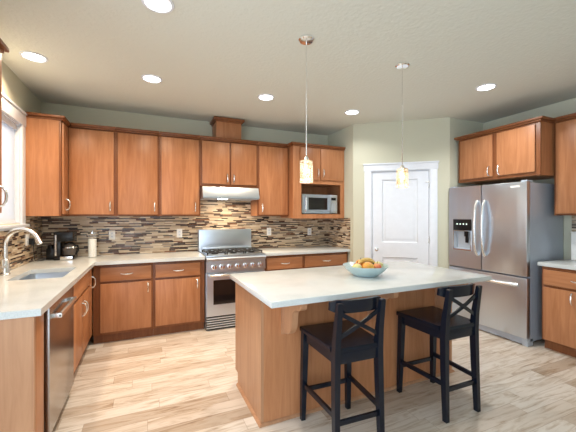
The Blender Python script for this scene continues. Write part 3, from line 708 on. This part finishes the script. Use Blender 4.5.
# ------------------------------------------------------------------ bar stools
def make_stool(loc, rot, label):
    t = thing('bar_stool', label, 'bar stool', (0, 0, 0), 'bar stools at the island')
    def q(cx, cy, z, w, d): return [(cx - w / 2, cy - d / 2, z), (cx + w / 2, cy - d / 2, z), (cx + w / 2, cy + d / 2, z), (cx - w / 2, cy + d / 2, z)]
    for s in (-1, 1):
        b = BM(); loft(b, [q(s * .182, .206, 0, .030, .032), q(s * .176, .196, .35, .038, .040), q(s * .172, .188, .612, .042, .044)]); obj('leg', b, 'lacquer', t)
        b = BM(); loft(b, [q(s * .157, -.214, 0, .030, .034), q(s * .153, -.200, .35, .036, .044), q(s * .149, -.195, .60, .038, .048), q(s * .148, -.206, .72, .036, .040), q(s * .147, -.236, .910, .034, .026), q(s * .147, -.2365, .915, .026, .018)]); obj('leg', b, 'lacquer', t)
    b = BM(); sec = []
    outl = [(-.198, .222), (.198, .222), (.187, .05), (.172, -.168), (.128, -.168), (.128, -.216), (-.128, -.216), (-.128, -.168), (-.172, -.168), (-.187, .05)]
    for z, k in ((.614, .985), (.618, 1.0), (.638, 1.0), (.645, .985)): sec.append([(x * k, y * k, z) for x, y in outl])
    loft(b, sec); obj('seat', b, 'lacquer', t)
    obj('front_rail', qbox(-.150, .150, .178, .200, .555, .613, bev=.002), 'lacquer', t)
    obj('rear_rail', qbox(-.131, .131, -.209, -.188, .550, .613, bev=.002), 'lacquer', t)
    for s in (-1, 1):
        b = BM(); loft(b, [[(s * xx - .010, yy, .555), (s * xx + .010, yy, .555), (s * xx + .010, yy, .613), (s * xx - .010, yy, .613)] for xx, yy in ((.154, -.171), (.169, .166))]); obj('side_rail', b, 'lacquer', t)
        b = BM(); loft(b, [[(s * xx - .009, yy, .232), (s * xx + .009, yy, .232), (s * xx + .009, yy, .262), (s * xx - .009, yy, .262)] for xx, yy in ((.154, -.181), (.176, .178))]); obj('side_stretcher', b, 'lacquer', t)
    obj('front_stretcher', qbox(-.160, .160, .190, .208, .195, .225, bev=.003), 'lacquer', t)
    obj('rear_stretcher', qbox(-.137, .137, -.214, -.196, .195, .225, bev=.003), 'lacquer', t)
    # curved top rail in front of the posts
    b = BM(); secs = []
    for k in range(17):
        q_ = k / 16; x = -.178 + .356 * q_; e = abs(2 * q_ - 1); yb = -.219 + .048 * e ** 3
        r_ = .014 if k in (0, 16) else (.005 if k in (1, 15) else 0)
        secs.append([(x, yb + .016, .846 + r_), (x, yb - .004, .846 + r_), (x, yb - .012, .924 - r_), (x, yb + .008, .924 - r_)])
    loft(b, secs); obj('top_rail', b, 'lacquer', t)
    for s, dy in ((-1, -.006), (1, .006)):
        b = BM(); pts = []
        secs = []
        for k in range(9):
            q_ = k / 8; x = s * (-.137 + .274 * q_); z = .698 + .154 * q_; bow = -.012 * (1 - (2 * q_ - 1) ** 2); y = -.203 - .026 * q_ + bow + dy
            secs.append([(x, y - .005, z - .014), (x, y + .005, z - .014), (x, y + .005, z + .014), (x, y - .005, z + .014)])
        loft(b, secs); obj('cross_slat', b, 'lacquer', t)
    t.location = loc; t.rotation_euler = (0, 0, rot)
    return t
s1 = make_stool((1.160, 1.772, 0), R(-2.5), 'black cross back bar stool nearest the camera, at the left of the island')
dup(s1, (2.036, 1.778, 0), R(-.5), 'black cross back bar stool at the right end of the island toward the refrigerator')

# ------------------------------------------------------------------ fruit bowl
BX, BY, BZ = 1.680, 2.190, .9165
b = BM(); lathe(b, [(.100, 0), (.104, .004), (.128, .022), (.163, .052), (.187, .082), (.190, .086), (.186, .087), (.158, .056), (.120, .026), (.085, .012), (.01, .010)], (BX, BY, BZ), 40)
tag(obj('fruit_bowl', b, 'ceramic', origin=(BX, BY, BZ)), 'pale blue shallow ceramic bowl of fruit on the island', 'bowl')
def fruit_obj(name, label, cat, dx, dy, dz, rx, ry, rz, mat, rot=0, stem=True):
    c = Vector((BX + dx, BY + dy, BZ + dz))
    t = bmesh.new(); bmesh.ops.create_uvsphere(t, u_segments=18, v_segments=12, radius=1)
    for v in t.verts:
        x, y, z = v.co; dent = .16 * math.exp(-((x * x + y * y) / .08)) * (1 if z > 0 else .5) if stem else 0
        taper = 1 - .22 * max(0, x) if cat in ('mango', 'pear', 'avocado') else 1
        v.co = Vector((x * rx, y * ry * taper, z * rz * taper * (1 - dent)))
    bmesh.ops.transform(t, matrix=Matrix.Translation(c) @ Matrix.Rotation(rot, 4, 'Z'), verts=t.verts[:])
    o = tag(obj(name, t, mat, origin=c), label, cat, 'fruit in the bowl')
    if stem:
        b = BM(); tube(b, [c + Vector((0, 0, rz * .80)), c + Vector((.004, 0, rz * .80 + .022))], .0025, 6); obj('stem', b, 'avocado', o)
fruit_obj('mango', 'large orange mango at the front of the fruit bowl', 'mango', -.015, -.055, .073, .064, .046, .047, 'mango', .3, False)
fruit_obj('apple', 'red apple behind the mango at the left of the fruit bowl', 'apple', -.080, .005, .070, .040, .040, .038, 'apple')
fruit_obj('apple', 'red striped peach coloured apple at the right of the mango', 'apple', .075, -.055, .068, .037, .037, .035, 'peach')
fruit_obj('pear', 'pale green pear at the left rim of the fruit bowl', 'pear', -.118, -.040, .080, .040, .030, .030, 'pear', 2.6, False)
fruit_obj('pear', 'pale yellow pear at the right rim of the fruit bowl', 'pear', .122, -.015, .080, .042, .030, .030, 'pear', -.3, False)
fruit_obj('avocado', 'dark avocado near the back right of the fruit bowl', 'avocado', .092, .022, .072, .040, .032, .032, 'avocado', -.4, False)
fruit_obj('peach', 'orange peach at the back of the fruit bowl', 'peach', -.005, .065, .085, .042, .042, .040, 'mango')
b = BM(); pts = []
for k in range(11):
    a = R(25 + 130 * k / 10); pts.append((BX + .02 + .098 * math.cos(a), BY + .012 + .006 * math.sin(a), BZ + .060 + .066 * math.sin(a)))
tube(b, pts, .016, 8, [.005, .012, .016, .018, .018, .018, .018, .017, .015, .010, .005])
tag(obj('banana', b, 'banana', origin=(BX, BY, BZ + .1)), 'yellow banana arched over the top of the fruit', 'banana', 'fruit in the bowl')

# ------------------------------------------------------------------ counter things
t = thing('coffee_maker', 'black drip coffee maker with glass carafe in the counter corner', 'coffee maker', (-.86, 4.38, CT))
cz = CT + .001
obj('base', qbox(-.955, -.762, 4.27, 4.50, cz, cz + .035, bev=.008), 'black', t)
obj('tower', qbox(-.955, -.890, 4.28, 4.50, cz + .035, cz + .235, bev=.006), 'black', t)
obj('brew_head', qbox(-.957, -.770, 4.275, 4.50, cz + .205, cz + .315, bev=.012), 'black', t)
obj('trim_strip', qbox(-.940, -.925, 4.272, 4.279, cz + .05, cz + .28), 'chrome', t, 'chrome strip')
obj('drip_plate', qbox(-.890, -.772, 4.258, 4.269, cz + .005, cz + .040, bev=.003), 'chrome', t, 'bright drip plate')
b = BM(); lathe(b, [(.052, .036), (.070, .055), (.073, .10), (.062, .145), (.046, .170)], (-.820, 4.355, cz), 24); ca = obj('carafe', b, 'carafe', t, 'glass carafe')
b = BM(); lathe(b, [(.046, .171), (.047, .186), (.030, .192)], (-.820, 4.355, cz), 24); obj('lid', b, 'black', ca)
b = BM(); lathe(b, [(.0700, .128), (.0665, .142), (.064, .142), (.066, .128)], (-.820, 4.355, cz), 24); obj('band', b, 'chrome', ca)
b = BM(); tube(b, [(-.775, 4.345, cz + .16), (-.735, 4.325, cz + .155), (-.728, 4.32, cz + .10), (-.755, 4.335, cz + .055)], .010, 8); obj('handle', b, 'black', ca)
t = thing('coffee_grinder', 'small black grinder canister left of the coffee maker', 'coffee grinder', (-1.0, 4.42, CT))
b = BM(); box(b, -1.045, -.965, 4.37, 4.47, cz, cz + .125, .008); obj('body', b, 'black', t)
b = BM(); lathe(b, [(.038, .126), (.038, .150), (.030, .165), (.010, .168)], (-1.005, 4.42, cz), 20); obj('lid', b, 'black', t)
t = thing('glass_canister', 'tall clear canister of white contents between coffee maker and outlet', 'canister', (-.605, 4.44, CT))
b = BM(); lathe(b, [(.044, 0), (.047, .006), (.047, .275), (.044, .282)], (-.605, 4.44, cz), 24); obj('jar', b, 'clear', t)
b = BM(); lathe(b, [(.043, .004), (.043, .215), (.005, .222)], (-.605, 4.44, cz), 24); obj('contents', b, 'plate', t, 'white contents')
b = BM(); lathe(b, [(.047, .283), (.047, .300), (.012, .304), (.012, .316), (.004, .318)], (-.605, 4.44, cz), 24); obj('lid', b, 'chrome', t)
t = thing('countertop_caddy', 'white upright box at the right edge standing on the right worktop', 'box', (4.40, 1.93, CT))
obj('body', qbox(4.35, 4.440, 1.85, 1.990, CT + .001, 1.225, bev=.006), 'plate', t)
obj('lid', qbox(4.345, 4.443, 1.845, 1.993, 1.226, 1.240, bev=.004), 'plate', t)

# outlets
def outlet(frame, u, z, label, w=.072, h=.118, d=.0085, gangs=1):
    global TX
    TX = frame
    t = thing('wall_outlet', label, 'outlet', (u, d, z), 'wall outlets')
    obj('cover_plate', qbox(u - w / 2, u + w / 2, d, d + .006, z - h / 2, z + h / 2, bev=.002), 'plate', t)
    for g in range(gangs):
        gu = u + (g - (gangs - 1) / 2) * .046
        for s in (-1, 1):
            r = obj('receptacle', qbox(gu - .015, gu + .015, d + .0062, d + .008, z + s * .020 - .014, z + s * .020 + .014, bev=.0008), 'white', t)
            for q in (-.006, .006): obj('slot', qbox(gu + q - .0012, gu + q + .0012, d + .0081, d + .0086, z + s * .020 - .004, z + s * .020 + .006), 'slot', r)
    TX = Matrix.Identity(4)
outlet(FR_BACK, -.413, 1.172, 'white wall outlet on the back tile nearest the coffee maker')
outlet(FR_BACK, .402, 1.178, 'white wall outlet on the back tile just left of the range')
outlet(FR_BACK, 1.713, 1.174, 'white wall outlet on the back tile just right of the range')
outlet(FR_BACK, 2.416, 1.162, 'white wall outlet on the back tile below the microwave')
outlet(FR_LEFT, 4.105, 1.168, 'white double wall outlet on the left tile behind the faucet', .118, .118, .0095, 2)
TX = FR_LEFT
t = thing('plug_adapter', 'black plug adapter in the left wall outlet behind the faucet', 'plug', (4.19, .01, 1.15))
obj('housing', qbox(4.113, 4.160, .0187, .060, 1.115, 1.180, bev=.004), 'black', t)
b = BM(); tube(b, [(4.137, .052, 1.12), (4.145, .055, 1.02), (4.20, .05, CT + .02), (4.26, .06, CT + .006), (4.33, .10, CT + .006)], .004, 6); obj('cord', b, 'black', t)
TX = Matrix.Identity(4)

# ------------------------------------------------------------------ lights
def recessed(x, y, color, label, watts=CAN_W):
    t = thing('recessed_light', label, 'ceiling light', (x, y, ZC), 'recessed ceiling lights')
    b = BM(); lathe(b, [(.098, ZC - .0005), (.096, ZC - .006), (.080, ZC - .009), (.076, ZC - .004), (.076, ZC - .0005)], (x, y, 0), 32); obj('trim_ring', b, 'white', t)
    b = BM(); lathe(b, [(.075, ZC - .0008), (.075, ZC - .004), (.060, ZC - .007), (.02, ZC - .008)], (x, y, 0), 32); obj('lens', b, 'lamp_face', t, 'glowing lens')
    l = bpy.data.lights.new('recessed_lamp', 'AREA'); l.shape = 'DISK'; l.size = .14; l.energy = watts; l.color = color; l.spread = R(140)
    o = bpy.data.objects.new('recessed_lamp', l); COL.objects.link(o); o.parent = t; o.location = (0, 0, -.012)
recessed(-.877, 3.326, WARM, 'lit recessed ceiling light nearest the left wall, above the sink')
recessed(.040, 3.392, WARM, 'lit recessed ceiling light in front of the tall back wall cabinets')
recessed(.061, 2.174, NEUT, 'lit recessed ceiling light cut by the top edge of the photo')
recessed(1.227, 3.399, WARM, 'lit recessed ceiling light in front of the range')
recessed(2.424, 3.441, NEUT, 'lit recessed ceiling light in front of the microwave cabinet', CAN_W * .5)
recessed(3.234, 2.209, NEUT, 'lit recessed ceiling light in front of the refrigerator')
def pendant(x, y, label):
    t = thing('pendant_light', label, 'pendant light', (x, y, ZC), 'pendant lights')
    b = BM(); lathe(b, [(.060, ZC - .0005), (.060, ZC - .012), (.050, ZC - .022), (.012, ZC - .026)], (x, y, 0), 28); obj('canopy', b, 'chrome', t)
    b = BM(); tube(b, [(x, y, ZC - .024), (x, y, 1.875)], .0042, 8); obj('cord', b, 'nickel', t)
    b = BM(); lathe(b, [(.006, 1.870), (.012, 1.864), (.017, 1.852), (.019, 1.837)], (x, y, 0), 20); obj('socket', b, 'nickel', t)
    b = BM(); n = 32
    prof = [(.021, 1.836), (.045, 1.833), (.049, 1.826), (.050, 1.80), (.050, 1.672), (.048, 1.666), (.046, 1.672), (.0465, 1.80), (.042, 1.826), (.021, 1.831)]
    rings = [[b.verts.new((x + r * math.cos(2 * math.pi * k / n), y + r * math.sin(2 * math.pi * k / n), z)) for k in range(n)] for r, z in prof]
    for a, c in zip(rings, rings[1:] + rings[:1]):
        for i in range(n): b.faces.new((a[i], a[(i + 1) % n], c[(i + 1) % n], c[i]))
    obj('shade', b, 'shade', t, 'crackled mosaic glass cylinder')
    b = BM(); lathe(b, [(.012, 1.835), (.013, 1.80), (.022, 1.775), (.026, 1.752), (.021, 1.730), (.008, 1.719)], (x, y, 0), 20); obj('bulb', b, 'bulb', t)
    l = bpy.data.lights.new('pendant_lamp', 'POINT'); l.energy = 1.0; l.color = (1, .85, .65); l.shadow_soft_size = .05
    o = bpy.data.objects.new('pendant_lamp', l); COL.objects.link(o); o.parent = t; o.location = (0, 0, 1.640 - ZC)
pendant(1.103, 2.155, 'glass pendant light over the left part of the island')
pendant(2.072, 2.180, 'glass pendant light over the right part of the island, before the pantry door')
